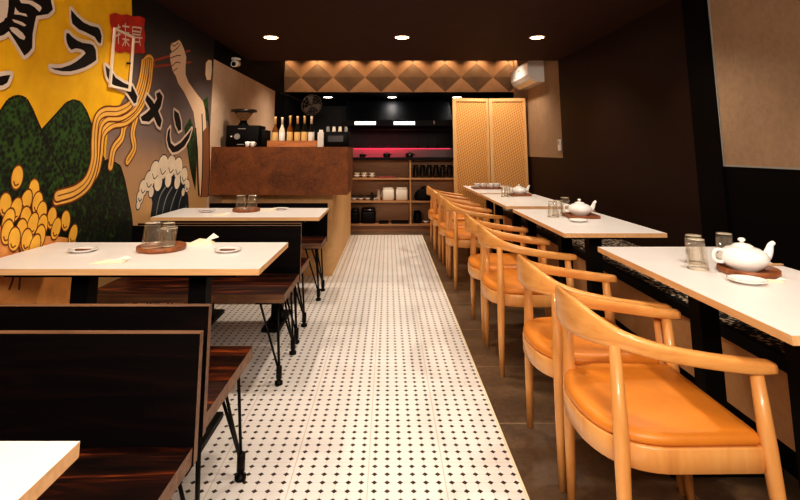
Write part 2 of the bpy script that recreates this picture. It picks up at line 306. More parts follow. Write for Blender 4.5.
# ------------------------------------------------------------------ camera
cam = bpy.data.objects.new('camera', bpy.data.cameras.new('camera')); COL.objects.link(cam)
cam.location = (0, 0, 1.2); cam.rotation_euler = (radians(98.5), 0, 0)
cam.data.sensor_width = 36; cam.data.lens = 22.5; cam.data.shift_x = .015; cam.data.shift_y = -.2175; cam.data.clip_start = .05
SC.camera = cam

# ------------------------------------------------------------------ setting
XL, XR = -1.65, 2.0
Y0, Y1 = -1.2, 10.6
struct('floor', MB().add([(XL,Y0,0), (.485,Y0,0), (.485,7.46,0), (XL,7.46,0)], [(0,1,2,3)], 0)
       .add([(.485,Y0,0), (2.6,Y0,0), (2.6,Y1,0), (.485,Y1,0)], [(0,1,2,3)], 1)
       .add([(XL,7.46,0), (.485,7.46,0), (.485,Y1,0), (XL,Y1,0)], [(0,1,2,3)], 1), ['mosaic', 'slate'])
struct('trim_1', MB().box(.482, .492, Y0, 7.46, .0005, .003), 'cream')
struct('ceiling', MB().box(XL-.1, XR+.1, Y0, 5.8, 2.25, 2.4), 'ceiling')
struct('ceiling.001', MB().box(XL-.1, XR+.1, 5.8, 7.97, 2.72, 2.8).box(XL-.1, XR+.1, 5.76, 5.8, 2.4, 2.8), 'ceiling')
struct('ceiling.002', MB().box(XL-.1, XR+.1, 7.93, Y1, 2.14, 2.2), 'kitchen_black')
struct('wall_left', MB().box(XL-.1, XL, Y0, 4.66, 0, 2.25).box(XL-.1, XL, 4.66, 7.27, 2.06, 2.72).box(XL-.1, XL, 7.27, 7.95, 0, 2.72), 'black_wall')
struct('wall_left.001', MB().box(XL-.1, XL, 4.66, 7.27, 0, 2.06), 'plaster_l')
struct('wall_left.002', MB().box(XL-.1, XL, 7.95, Y1, 0, 2.14), 'kitchen_black')
struct('wall_back', MB().box(XL-.1, XR+.1, Y1, Y1+.1, 0, 2.2), 'kitchen_black')
wr = MB().box(XR, XR+.1, Y0, 3.02, 0, 1.116, 1).box(XR-.015, XR+.1, 3.02, 3.27, 0, 2.25, 1).box(XR, XR+.1, 3.27, 5.79, 0, 2.25, 0)
wr.box(XR, XR+.1, 5.79, 7.95, 0, 1.118, 0).box(XR, XR+.1, 7.95, Y1, 0, 2.2, 1)
struct('wall_right', wr, ['dark_wall', 'black_wall'])
struct('wall_right.001', MB().box(XR, XR+.1, Y0, 3.02, 1.116, 2.25), 'plaster')
struct('wall_right.002', MB().box(XR, XR+.1, 5.79, 7.95, 1.118, 2.72), 'plaster')
struct('trim_2', MB().box(XR-.006, XR+.0, Y0, 3.02, 1.108, 1.118).box(XR-.006, XR, 3.01, 3.02, 1.118, 2.25), 'grey')
# faceted bulkhead over the kitchen pass
def bulkhead():
    mb = MB(); yb = 7.90; hx, hz = .2555, .235; zc = 2.359; x0 = -1.645
    def vert(i, j):        # lattice of diamond corners and centres
        return None
    def diamond(cx, cz, depth, mi):
        c = (cx, yb-depth, cz); L = (cx-hx, yb, cz); R = (cx+hx, yb, cz); T = (cx, yb, cz+hz); B = (cx, yb-.0, cz-hz)
        def clip(poly):
            for ax, lo, hi in ((0, XL, XR), (2, 2.12, 2.71)):
                for lim, sg in ((lo, 1), (hi, -1)):
                    out = []
                    for k in range(len(poly)):
                        p, q = poly[k-1], poly[k]; dp, dq = (p[ax]-lim)*sg, (q[ax]-lim)*sg
                        if (dp >= 0) != (dq >= 0):
                            t = dp/(dp-dq); out.append(tuple(p[m]+(q[m]-p[m])*t for m in range(3)))
                        if dq >= 0: out.append(q)
                    poly = out
                    if not poly: return []
            return poly
        for tri in ((L, c, T), (T, c, R), (R, c, B), (B, c, L)):
            p = clip(list(tri))
            if len(p) > 2: mb.add(p, [tuple(range(len(p)))], mi)
    for k in range(8):
        diamond(x0+2*hx*k, zc, .03, 0)
    for k in range(-1, 8):
        diamond(x0+hx+2*hx*k, zc+hz, .025, 1); diamond(x0+hx+2*hx*k, zc-hz, .025, 1)
    mb.box(XL, XR, yb, yb+.03, 2.12, 2.71, 0)
    return mb
tag(bulkhead().build('faceted_bulkhead', ['tri_brown', 'tri_tan']), 'brown diamond-faceted bulkhead panel above the dark kitchen opening', 'wall panel')

# ------------------------------------------------------------------ mural
def mural():
    root = thing('wall_mural', 'yellow and dusk painted mural with noodles, hills and black brush lettering on left wall', 'mural', (XL, 3.0, 0))
    lay = [0]
    def X(): return .001+.00009*lay[0]
    def conv(p): return (X(), p[0]-3.0, p[1])
    def poly(mb, P, mi=0):
        e = len(mb.f)*6e-7
        mb.add([(conv(p)[0]+e, *conv(p)[1:]) for p in P], [tuple(range(len(P)))], mi)
    def disc(mb, c, r, mi=0, sx=1, rot=0, n=14):
        P = []
        for k in range(n):
            a = 2*pi*k/n; x, y = r*sx*cos(a), r*sin(a); P.append((c[0]+x*cos(rot)-y*sin(rot), c[1]+x*sin(rot)+y*cos(rot)))
        poly(mb, P, mi)
    def line(mb, L, w, mi=0, smooth=True):
        if smooth and len(L) > 2: L = [(p.x, p.y) for p in spline([(a, b, 0) for a, b in L], 5)]
        n = len(L); A = []; B = []
        for i in range(n):
            a, b = L[max(0, i-1)], L[min(n-1, i+1)]; d = math.hypot(b[0]-a[0], b[1]-a[1]) or 1
            nx, ny = -(b[1]-a[1])/d*w/2, (b[0]-a[0])/d*w/2
            A.append((L[i][0]+nx, L[i][1]+ny)); B.append((L[i][0]-nx, L[i][1]-ny))
        for i in range(n-1): poly(mb, [A[i], A[i+1], B[i+1], B[i]], mi)
    def outline(mb, P, w, mi=0):
        n = len(P)
        for i in range(n):
            line(mb, [P[i], P[(i+1) % n]], w, mi, False); disc(mb, P[i], w/2, mi, n=10)
    mb = MB(); poly(mb, [(.3,.0), (4.655,.0), (4.655,2.249), (.3,2.249)], 0); mb.build('dusk_ground_shaded_top', 'dusk', root); lay[0] += 1
    E = YELLOW_EDGE; mb = MB()
    poly(mb, [(.3,2.249), (E[0][0]-.02,2.249)] + E + [(2.95,.3), (.3,.3)]); mb.build('yellow_ground', 'yellow', root); lay[0] += 1
    for nm, P in (('hill', M3), ('hill', M2), ('hill', [(.3,.0), (.3,1.1), (.7,1.32), (1.0,1.22), (1.3,1.05), (1.7,.95)] + M1 + [(3.0,.0)])):
        mb = MB()
        for a, b in zip(P[:-1], P[1:]): line(mb, [a, b], .02, 1, False)
        lay[0] += 1; poly(mb, P, 0); mb.build(nm, ['hill', 'ink'], root); lay[0] += 1
    mb = MB(); poly(mb, WAVE, 0); lay[0] += 1
    for l in WLINES: line(mb, l, .012, 1)
    mb.build('wave', ['navy', 'pale_line'], root); lay[0] += 1
    mb = MB()
    for y, z, r in CAP: disc(mb, (y, z), r*.92+.008, 1)
    lay[0] += 1
    for y, z, r in CAP: disc(mb, (y, z), r*.92, 0)
    lay[0] += 1
    for y, z, r in CAP[:9]:
        line(mb, [(y-r*.5, z-r*.1), (y-.1*r, z-r*.55), (y+r*.5, z-r*.3)], .008, 1)
    mb.build('wave_crest', ['foam', 'navy'], root); lay[0] += 1
    for y, z, r in FOAM:
        mb = MB(); disc(mb, (y, z), r*.9); mb.build('spray_drop', 'foam', root)
        lay[0] += .3
    mb = MB(); poly(mb, LEAF[0]); poly(mb, LEAF[1]); mb.build('dark_foliage', 'hill', root); lay[0] += 1
    for c in CHOP:
        mb = MB(); line(mb, c, .017); mb.build('painted_chopstick', 'chop_red', root)
    lay[0] += 1
    mb = MB(); outline(mb, ARM, .014, 1); lay[0] += 1; poly(mb, ARM, 0); lay[0] += 1
    for l in ARM_LINES: line(mb, l, .008, 1)
    mb.build('painted_arm', ['skin', 'noodle_line'], root); lay[0] += 1
    mb = MB(); poly(mb, SLEEVEF, 0); lay[0] += 1
    for l in SLEEVE: line(mb, l, .022, 1)
    mb.build('sleeve', ['sleeve', 'ink'], root); lay[0] += 1
    mb = MB(); outline(mb, OVAL, .02, 1); lay[0] += 1; poly(mb, OVAL, 0); mb.build('painted_oval', ['foam', 'noodle_line'], root); lay[0] += 1
    for c in reversed(NOODLES):
        mb = MB(); w = .05
        line(mb, c, w+.02, 1); disc(mb, c[-1], w/2+.01, 1); lay[0] += 1; line(mb, c, w, 0); disc(mb, c[-1], w/2, 0); lay[0] += 1
        line(mb, c, .006, 1)
        mb.build('painted_noodle', ['noodle', 'noodle_line'], root); lay[0] += 1
    mb = MB(); poly(mb, FIG, 0); lay[0] += 1
    for l in FIGL: line(mb, l, .014, 1)
    mb.build('painted_bowl', ['peach', 'noodle_line'], root); lay[0] += 1
    mb = MB()
    for k, c in enumerate(DUMP):
        rot = .25*math.sin(k*2.1)
        disc(mb, c, .058, 1, .68, rot, 18); lay[0] += 1; disc(mb, c, .050, 0, .68, rot, 18); lay[0] += 1
        line(mb, [(c[0]-.02, c[1]-.015), (c[0]-.008, c[1]-.034), (c[0]+.014, c[1]-.03)], .007, 1)
    mb.build('painted_golden_pile', ['dump', 'noodle_line'], root); lay[0] += 1
    mb = MB(); poly(mb, SEAL, 0); outline(mb, SEAL, .02, 0); lay[0] += 1
    for g in GLYPH: line(mb, g, .011, 1, False)
    mb.build('red_seal', ['seal', 'halo'], root); lay[0] += 1
    base = lay[0]
    for ch in LETTERS:
        lay[0] = base; mb = MB()
        for P in ch: outline(mb, P, .038, 1)
        for P in ch: poly(mb, P, 1)
        lay[0] += 1
        for P in ch: poly(mb, P, 0)
        lay[0] += 1
        if ch is LETTERS[4]:
            for h in KHOLES: poly(mb, h, 1)
        mb.build('brush_character', ['ink', 'halo'], root)
    lay[0] = base+4
    return root, .001+.00009*lay[0]
_, xm = mural()
# access panel painted over by the mural: white frame + small black latch
ap = thing('access_panel', 'small access hatch with thin white frame set in mural below the red seal', 'hatch', (XL+xm, 3.03, 1.57))
fr = MB()
for a in ((-.12,.12,0,.014), (-.12,.12,.344,.358), (-.12,-.106,.014,.344), (.106,.12,.014,.344)): fr.box(.0, .012, a[0], a[1], a[2], a[3])
fr.build('frame', 'foam', ap); MB().lathe([(.001,0), (.012,0), (.012,.01), (.001,.012)], .006, .075, .17).build('latch', 'ink', ap)

# ------------------------------------------------------------------ tables
def table_proto():
    r = thing('dining_table', 'x', 'table')
    MB().box(-.57, .57, -.28, .28, .732, .755, 1, {1: 0}).build('tabletop', ['laminate', 'table_edge'], r)
    MB().box(-.46, .46, -.2, .2, .706, .7315).build('apron', 'black_matt', r)
    for s in (-1, 1):
        MB().box(.25*s-.037, .25*s+.037, -.037, .037, .025, .7055).build('post', 'black_matt', r)
        MB().box(.25*s-.06, .25*s+.06, -.21, .21, .001, .024).build('foot_plate', 'black_matt', r)
    return r
T0 = table_proto()
LX = -1.06
tabs = [(-1.047, .57, 0, 'white-topped table corner at bottom left, nearest the camera'),
        (LX, 2.27, 0, 'long white table beside mural with wooden tray of glasses, between the dark benches'),
        (-1.035, 3.76, 0, 'white table before the brown counter front, farther of the left side tables'),
        (1.262, 1.866, pi/2, 'white table nearest the camera on the right, under the largest teapot in view'),
        (1.24, 3.39, pi/2, 'second white table from the camera along the right wall'),
        (1.24, 4.73, pi/2, 'third white table from the camera along the right wall'),
        (1.235, 5.98, pi/2, 'farthest right-hand white table, in front of the folding screen')]
for i, (x, y, rz, lb) in enumerate(tabs):
    t = T0 if i == 0 else dup(T0)
    t.location = (x, y, 0); t.rotation_euler = (0, 0, rz); t['label'] = lb
    t['group'] = 'white tables along the mural' if i < 3 else 'white tables along the right wall'

# ------------------------------------------------------------------ chairs
def seat_outline(sc=1.0, n=28):
    pts = []
    hw, xf, xb = .24, .232, -.205
    for k in range(n+1):
        a = -pi/2+pi*k/n
        pts.append(((-.01-(xb*-1-.01)*max(0, cos(a))**.85), hw*math.copysign(abs(sin(a))**.8, sin(a))))
    pts = pts[::-1]
    pts += [(xf-.02, -hw*.985), (xf-.004, -hw*.95), (xf, -hw*.88), (xf, 0), (xf, hw*.88), (xf-.004, hw*.95), (xf-.02, hw*.985)]
    return [((x+.02)*sc-.02, y*sc) for x, y in pts]
def chair_proto():
    r = thing('dining_chair', 'x', 'chair')
    ring = lambda sc, z: [(x, y, z) for x, y in seat_outline(sc)]
    MB().rings([ring(.97, .356), ring(1.0, .361), ring(1.0, .417), ring(.985, .422)], 0, True).build('seat_frame', 'chair', r)
    MB().rings([ring(.965, .4225), ring(.982, .43), ring(.98, .44), ring(.955, .449), ring(.85, .455), ring(.5, .459), ring(.15, .460)], 0, True).build('seat', 'leather', r)
    # one bent rail: tall at the back, running out into the two arms
    half = [(-.212,0,.702), (-.203,.075,.700), (-.172,.145,.69), (-.118,.195,.675), (-.03,.222,.655), (.09,.230,.636), (.2,.227,.622), (.272,.222,.617)]
    P = [(x, -y, z) for x, y, z in half[:0:-1]] + half
    hs = [.112,.108,.08,.052,.042,.038,.036,.03]; ws = [.022,.023,.026,.03,.036,.042,.048,.046]
    H = hs[:0:-1]+hs; Wd = ws[:0:-1]+ws
    S = spline(P, 6); HH = spline([(h, 0, 0) for h in H], 6); WW = spline([(w, 0, 0) for w in Wd], 6)
    rings = []
    for i, p in enumerate(S):
        t = S[min(i+1, len(S)-1)]-S[max(i-1, 0)]; t.z = 0; t.normalize(); nrm = Vector((-t.y, t.x, 0)); h, w = HH[i].x/2, WW[i].x/2
        sec = []
        for k in range(16):
            a = 2*pi*k/16; ca, sa = cos(a), sin(a)
            sec.append(tuple(p+nrm*(w*math.copysign(abs(ca)**.5, ca))+Vector((0,0,1))*(h*math.copysign(abs(sa)**.5, sa))))
        rings.append(sec)
    MB().rings(rings).build('back_rail', 'chair_h', r)
    for s in (-1, 1):
        MB().tube([(-.15,.208*s,0), (-.146,.204*s,.22), (-.140,.199*s,.42), (-.138,.188*s,.662)], [.0135,.018,.0215,.0155], 14).build('leg', 'chair', r)
        MB().tube([(.268,.226*s,0), (.256,.226*s,.22), (.24,.225*s,.42), (.228,.223*s,.612)], [.0135,.018,.0215,.0165], 14).build('leg', 'chair', r)
    return r
CH0 = chair_proto()
chs = [(.775, 1.69, 0, 'nearest orange-seated wooden armchair, at lower right by the nearest right table'),
       (.775, 2.195, .0, 'orange-seated wooden armchair second from the camera, far half of the nearest right table'),
       (.765, 3.11, 0, 'orange-seated wooden armchair third from the camera, near half of second right table'),
       (.765, 3.62, 0, 'orange-seated wooden armchair fourth from the camera, far half of second right table'),
       (.74, 4.79, 0, 'orange-seated wooden armchair fifth from the camera, beside third right table'),
       (.735, 5.33, -.01, 'orange-seated wooden armchair sixth from the camera, at far end of third right table'),
       (.72, 5.99, .02, 'orange-seated wooden armchair seventh from the camera, near half of farthest right table'),
       (.715, 6.53, 0, 'farthest orange-seated wooden armchair, beside the farthest right table')]
for i, (x, y, rz, lb) in enumerate(chs):
    c = CH0 if i == 0 else dup(CH0)
    c.location = (x, y, 0); c.rotation_euler = (0, 0, rz); c['label'] = lb; c['group'] = 'wooden armchairs at the right-hand tables'

# ------------------------------------------------------------------ benches
def bench(y_front, y_back, sgn, x1, label, zt, seatmat='burnt'):
    """seat runs between y_front (open edge) and y_back (back board); sgn=+1 when the board is on the far side"""
    x0 = -1.6; w = abs(y_back-y_front)
    r = thing('dining_bench', label, 'bench', (x0, y_front, 0), 0, 'dark timber benches beside the mural')
    q = lambda a, b: (min(a*sgn, b*sgn), max(a*sgn, b*sgn))
    L = x1-x0
    a, b = q(0, w)
    MB().box(0, L, a, b, .408, .45, 0, {5: 1, 2: 1, 3: 1}).build('seat', [seatmat, 'raw_edge'], r)
    a, b = q(w+.001, w+.027)
    MB().box(0, L+.004, a, b, .405, zt, 0, {5: 1, 1: 1}).build('backrest', ['burnt_dark', 'raw_edge'], r)
    for lx, ox in ((L-.05, 1), (.1, -1)):
        for ly, oy in ((.05, -1), (w-.06, 1)):
            mb = MB(); fx, fy = lx+.03*ox, (ly+.02*oy)
            for dx, dy in ((-.09*ox, 0), (.01*ox, .0), (-.02*ox, -.1*oy)):
                mb.tube([(lx+dx, (ly+dy)*sgn, .407), (fx, fy*sgn, .06)], .006, 8)
            mb.box(lx-.1 if ox > 0 else lx-.03, lx+.03 if ox > 0 else lx+.1, min(sgn*ly-.05, sgn*ly+.05), max(sgn*ly-.05, sgn*ly+.05), .4015, .4075)
            lg = mb.build('leg', 'black_metal', r)
            MB().lathe([(.012,.09), (.015,.085), (.015,.03), (.011,.028), (.011,.018), (.021,.015), (.021,.001), (.001,.001)], fx, fy*sgn, 0, 14).build('foot', 'black_metal', lg)
    return r
bench(.935, 1.405, 1, -.500, 'nearest dark timber bench, seat facing camera behind bottom left table corner', .722)
bench(2.075, 1.565, -1, -.525, 'dark timber bench second from the camera, backing onto the nearest bench', .752)
bench(2.775, 3.235, 1, -.548, 'dark timber bench on far side of glass-laden left table, facing the camera', .735)
bench(3.70, 3.33, -1, -.560, 'dark timber bench back to back behind the middle bench, before the farther left table', .74)
bench(4.25, 4.60, 1, -.545, 'farthest dark timber bench, its back against the brown counter', .735)

# ------------------------------------------------------------------ right banquette
bq = thing('wall_banquette', 'long low banquette with speckled seat along the right wall behind tables', 'banquette', (1.45, .2, 0))
bq_l = 6.55
MB().box(.0, .035, 0, bq_l, .40, .45).build('seat_edge', 'black_matt', bq)
MB().box(.036, .545, 0, bq_l, .40, .452).build('seat', 'speckle', bq)
MB().box(.02, .07, 0, bq_l, .125, .399).build('front_panel', 'bench_front', bq)
MB().box(.06, .11, 0, bq_l, .0, .1245).build('toe_kick', 'black_matt', bq)

# ------------------------------------------------------------------ tableware
def tumbler(name, label, x, y, z, up=False, h=.095, r=.037, group=None):
    t = thing(name, label, 'glass', (x, y, z), random.random()*3, group)
    p = [(r, 0), (r*1.0, .004), (r*.82, h-.004), (r*.8, h), (r*.4, h), (.001, h)] if not up else [(.001, 0), (r*.75, 0), (r*.8, .006), (r, h)]
    inner = [(r-.004, .0), (r*.82-.004, h-.012), (.001, h-.012)] if not up else [(r-.004, h), (r*.78-.003, .012), (.001, .012)]
    mb = MB(); mb.lathe((p+inner[::-1]) if not up else (p+inner), n=20, caps=False)
    mb.build('cup_wall', 'glass', t)
    bz = h-.004 if not up else .002
    lz = .0006 if not up else h-.0036
    MB().lathe([(r+.0008,lz), (r+.0012,lz+.003), (r-.0045,lz+.003), (r-.0045,lz), (r+.0008,lz)], n=20, caps=False).build('lip', 'rim_glass', t)
    MB().lathe([(.001, bz+.0045), (r*.78, bz+.0045), (r*.8, bz+.006), (r*.78, bz+.0075), (.001, bz+.0075)], n=20).build('base_rim', 'rim_glass', t)
    return t
def round_tray(label, x, y, z, r=.1):
    t = thing('serving_tray', label, 'tray', (x, y, z))
    MB().lathe([(.001,0), (r*.95,0), (r,.005), (r,.019), (r*.96,.022), (r*.93,.012), (.001,.012)], n=32).build('tray_body', 'tray', t); return t
def square_tray(label, x, y, z, w, d, rz=0):
    t = thing('serving_tray', label, 'tray', (x, y, z), rz)
    MB().box(-w/2, w/2, -d/2, d/2, .001, .011).build('tray_base', 'tray', t)
    mb = MB()
    for a in ((-w/2, w/2, -d/2, -d/2+.008), (-w/2, w/2, d/2-.008, d/2), (-w/2, -w/2+.008, -d/2+.008, d/2-.008), (w/2-.008, w/2, -d/2+.008, d/2-.008)): mb.box(*a, .0112, .02)
    mb.build('rim', 'tray', t); return t
def teapot(label, x, y, z, rz=0, s=1.0):
    t = thing('teapot', label, 'teapot', (x, y, z), rz, 'white teapots on the right-hand tables')
    sc = lambda P: [(r*s, h*s) for r, h in P]
    MB().lathe(sc([(.001,0), (.058,0), (.062,.006), (.085,.022), (.099,.045), (.1,.058), (.09,.078), (.066,.094), (.044,.1), (.001,.1)]), n=36).build('body', 'white', t)
    lid = MB().lathe(sc([(.044,.1005), (.043,.104), (.03,.112), (.012,.116), (.008,.118), (.001,.118)]), n=24).build('lid', 'white', t)
    MB().lathe(sc([(.007,.118), (.008,.122), (.015,.127), (.015,.134), (.008,.139), (.001,.139)]), n=16).build('knob', 'white', lid)
    sp = [Vector(p)*s for p in ((.085,0,.045), (.108,0,.06), (.122,0,.085), (.13,0,.105), (.146,0,.118))]
    MB().tube(spline(sp, 4), [ (.024-.0145*k/16)*s for k in range(17)], 12).build('spout', 'white', t)
    hd = [Vector(p)*s for p in ((-.084,0,.078), (-.108,0,.088), (-.132,0,.078), (-.136,0,.055), (-.12,0,.036), (-.094,0,.032))]
    MB().tube(spline(hd, 4), .007*s, 8).build('handle', 'white', t); return t
def dish(name, label, x, y, z, rz=0, bit=True, group='white dishes with chopstick rests'):
    t = thing(name, label, 'dish', (x, y, z), rz, group)
    MB().lathe([(.001,0), (.034,0), (.058,.010), (.06,.013), (.056,.0125), (.032,.004), (.001,.004)], n=24).build('plate', 'white', t)
    if bit: MB().rbox(-.034, .034, -.009, .009, .0045, .011, .005).build('rest', 'brown_bit', t)
    return t
def napkin(label, x, y, z, rz=0, s=1.0, cat='napkin', hh=.45):
    t = thing('folded_napkin', label, cat, (x, y, z), rz)
    a = .055*s
    mb = MB(); mb.add([(-a*1.3,-a*.4,0), (a*1.2,-a*.55,0), (a*1.4,a*.3,.004), (-a,a*.55,.002), (0,0,.03*s*hh), (a*.9,a*.1,.022*s*hh)], [(0,1,5,4), (1,2,5), (2,3,4,5), (3,0,4), (0,3,2,1)])
    mb.build('paper_fold', 'cream', t)
    mb = MB(); mb.add([(a*.3,-a*.2,.012*s*hh), (a*1.7,a*.2,.03*s*hh), (a*1.2,a*.4,.05*s*hh), (a*.5,a*.3,.01*s*hh)], [(0,1,2), (0,2,3), (0,3,1), (1,3,2)])
    mb.build('paper_wing', 'white_matt', t); return t
def chopsticks(label, x, y, z, rz):
    t = thing('chopstick_pair', label, 'chopsticks', (x, y, z), rz)
    for s in (-1, 1): MB().tube([(-.1, .006*s, .006), (.1, .005*s, .006)], [.0042, .0028], 8).build('chopstick', 'table_edge', t)
    return t
TZ = .7555
# left table with tray
round_tray('round wooden tray on the long left table, under three inverted glasses', -1.03, 2.365, TZ, .105)
tumbler('glass_tumbler', 'tall inverted glass tumbler at left of the round tray on the long left table', -1.075, 2.36, TZ+.0125, h=.105, r=.042)
tumbler('glass_tumbler', 'glass tumbler at right end of round tray on the long left table', -.992, 2.345, TZ+.0125, up=True, h=.088, r=.036)
tumbler('glass_tumbler', 'glass tumbler at back of round tray on the long left table', -1.03, 2.425, TZ+.0125, h=.095, r=.034)
dish('sauce_dish', 'white dish with brown chopstick rest, right end of the long left table', -.715, 2.32, TZ)
dish('sauce_dish', 'white dish with brown chopstick rest, mural end of the long left table', -1.36, 2.32, TZ)
napkin('small cream folded napkin near front edge of the long left table', -1.125, 2.10, TZ, .2, .9)
napkin('white winged paper fold just right of the tray on the long left table', -.905, 2.49, TZ, .3, .95, hh=1)
# farther left table
round_tray('round wooden tray on the farther left table by the counter', -1.055, 3.83, TZ, .1)
tumbler('glass_tumbler', 'inverted glass at left of tray on the farther left table', -1.095, 3.82, TZ+.0125, h=.1, r=.04)
tumbler('glass_tumbler', 'inverted glass at right of tray on the farther left table', -1.01, 3.82, TZ+.0125, h=.1, r=.04)
dish('sauce_dish', 'white dish with brown chopstick rest on the farther left table, aisle end', -.815, 3.92, TZ)
dish('sauce_dish', 'white dish with brown chopstick rest on the farther left table, mural end', -1.33, 3.78, TZ)
napkin('cream folded napkin right of tray on the farther left table', -.905, 3.86, TZ, .5, .8)
napkin('small cream folded napkin at front of the farther left table', -1.17, 3.6, TZ, .1, .8)
# nearest right table
round_tray('round wooden tray under teapot on the nearest right table', 1.325, 1.925, TZ, .098)
teapot('largest looking white teapot with lid, on nearest right table', 1.312, 1.925, TZ+.013, .0, .81)
tumbler('glass_tumbler', 'front inverted glass left of teapot on nearest right table', 1.178, 1.985, TZ, h=.108, r=.036)
tumbler('glass_tumbler', 'glass standing behind the front glass on nearest right table', 1.228, 2.085, TZ, h=.106, r=.036)
tumbler('glass_tumbler', 'glass right behind the teapot handle on nearest right table', 1.385, 2.135, TZ, h=.105, r=.036)
dish('sauce_dish', 'shallow cream dish before the teapot on nearest right table', 1.225, 1.79, TZ, .4, False, None)
napkin('folded cream napkin in front of teapot on nearest right table', 1.31, 1.805, TZ, -.3, .6)
chopsticks('chopsticks lying right of the teapot on nearest right table', 1.44, 2.035, TZ, .06)
# second right table
square_tray('wooden tray under teapot on the second right table', 1.305, 3.49, TZ, .2, .18, -.05)
teapot('white teapot on second right table from the camera', 1.305, 3.5, TZ+.0115, .0, .78)
tumbler('glass_tumbler', 'glass front left of teapot on second right table', 1.12, 3.49, TZ, h=.1, r=.037)
tumbler('glass_tumbler', 'glass beside the teapot handle on second right table', 1.175, 3.565, TZ, h=.1, r=.037)
tumbler('glass_tumbler', 'rear glass behind teapot on second right table', 1.27, 3.68, TZ, h=.11, r=.037)
chopsticks('chopsticks right of teapot on second right table', 1.43, 3.78, TZ, .15)
dish('sauce_dish', 'small white dish before the tray on second right table', 1.21, 3.28, TZ, 0, False, None)
# third right table
square_tray('wooden tray under teapot on the third right table', 1.315, 5.12, TZ, .2, .16)
teapot('white teapot on third right table from the camera', 1.315, 5.13, TZ+.0115, .0, .74)
tumbler('glass_tumbler', 'front glass left of teapot on third right table', 1.14, 5.0, TZ, h=.1, r=.037)
tumbler('glass_tumbler', 'rear glass left of teapot on third right table', 1.19, 5.1, TZ, h=.1, r=.037)
# farthest table
square_tray('wooden tray with cups on the farthest right table', 1.17, 6.05, TZ, .34, .2)
for k, (x, y) in enumerate(((1.06,6.05), (1.14,6.08), (1.22,6.03), (1.29,6.07))):
    t = thing('tea_cup', 'small white tea cup on wooden tray at the farthest right table', 'cup', (x, y, TZ+.0125), 0, 'tea cups on the farthest table tray')
    MB().lathe([(.001,0), (.02,0), (.024,.01), (.034,.05), (.031,.05), (.02,.012), (.001,.01)], n=16).build('cup_body', 'white', t)
    MB().tube(spline([(.03,0,.04), (.046,0,.036), (.044,0,.02), (.026,0,.016)], 3), .004, 6).build('handle', 'white', t)

# ------------------------------------------------------------------ bar counter
bc = thing('bar_counter', 'rust-brown bar counter with pale base beside the aisle', 'counter', (-.54, 5.0, 0))
MB().box(-1.108, .163, -.28, .42, .797, 1.236).build('counter_front', 'stone', bc)
MB().box(-1.108, 0, .076, 2.48, .001, .796).build('counter_base', 'beige', bc)
MB().box(-1.108, -.02, .421, 2.48, .7965, 1.0).build('service_ledge', 'beige', bc)
CZ = 1.2365
gm = thing('coffee_machine', 'black coffee machine with smoky hopper on left end of the counter', 'coffee machine', (-1.42, 5.03, CZ))
MB().rbox(-.165, .165, -.12, .14, 0, .21, .02).build('body', 'black_matt', gm)
MB().rbox(.167, .222, -.1, .12, 0, .165, .015).build('side_housing', 'black_matt', gm)
dl = MB()
dl.tube([(-.05,-.122,.1), (-.05,-.135,.1)], [.03,.028], 20); dl.build('dial', 'grey', gm)
MB().box(-.115, -.1, -.1235, -.1205, .095, .108).build('button', 'white_matt', gm)
MB().box(-.045, .03, -.1235, -.1205, .172, .18).build('badge', 'grey', gm)
MB().box(-.05, .02, -.1235, -.1205, .02, .028).build('badge', 'grey', gm)
MB().lathe([(.05,.2105), (.055,.215), (.035,.24), (.035,.262), (.001,.262)], -.03, 0, 0, 20).build('collar', 'black_matt', gm)
hp = MB().lathe([(.034,.2625), (.05,.28), (.085,.33), (.096,.345), (.09,.345), (.046,.283), (.03,.266)], -.03, 0, 0, 24, caps=False).build('hopper', 'hopper', gm)
MB().lathe([(.001,.3455), (.125,.3455), (.13,.352), (.125,.372), (.05,.378), (.001,.378)], -.03, 0, 0, 28).build('lid', 'plastic_dark', hp)
for k, x in enumerate((-1.355, -1.305)):
    t = thing('espresso_cup', ('white espresso cup nearer the machine dial', 'white espresso cup farther right before the coffee machine')[k], 'cup', (x, 4.86, CZ))
    MB().lathe([(.001,0), (.014,0), (.017,.008), (.024,.05), (.021,.05), (.013,.01), (.001,.008)], n=16).build('cup_body', 'white', t)
    MB().tube(spline([(.02,0,.04), (.034,0,.036), (.03,0,.018), (.016,0,.016)], 3), .003, 6).build('handle', 'white', t)
ct = thing('bottle_crate', 'shallow wooden crate holding bottles on the bar counter', 'crate', (-.95, 5.06, CZ))
MB().box(-.245, .245, -.075, .075, 0, .012).build('base', 'crate', ct)
for a in ((-.245,.245,-.075,-.065), (-.245,.245,.065,.075), (-.245,-.235,-.0648,.0648), (.235,.245,-.0648,.0648)): MB().box(*a, .0122, .062).build('side_board', 'crate', ct)
bl = [(-1.135,'bronze','bottle_label',.29,'leftmost clear amber bottle in the counter crate'),(-1.065,'foam','white',.285,'second bottle from left in crate, pale with white label'),(-.985,'bronze','bottle_label',.30,'third bottle from left in crate, tall yellow-labelled amber'),(-.91,'bottle_dark','bottle_label',.295,'fourth bottle from left in crate, dark with pale neck'),(-.84,'bottle_dark','bottle_label',.30,'fifth bottle from left in crate, dark with yellow neck'),(-.77,'bottle_dark','white_matt',.295,'rightmost bottle in the counter crate')]
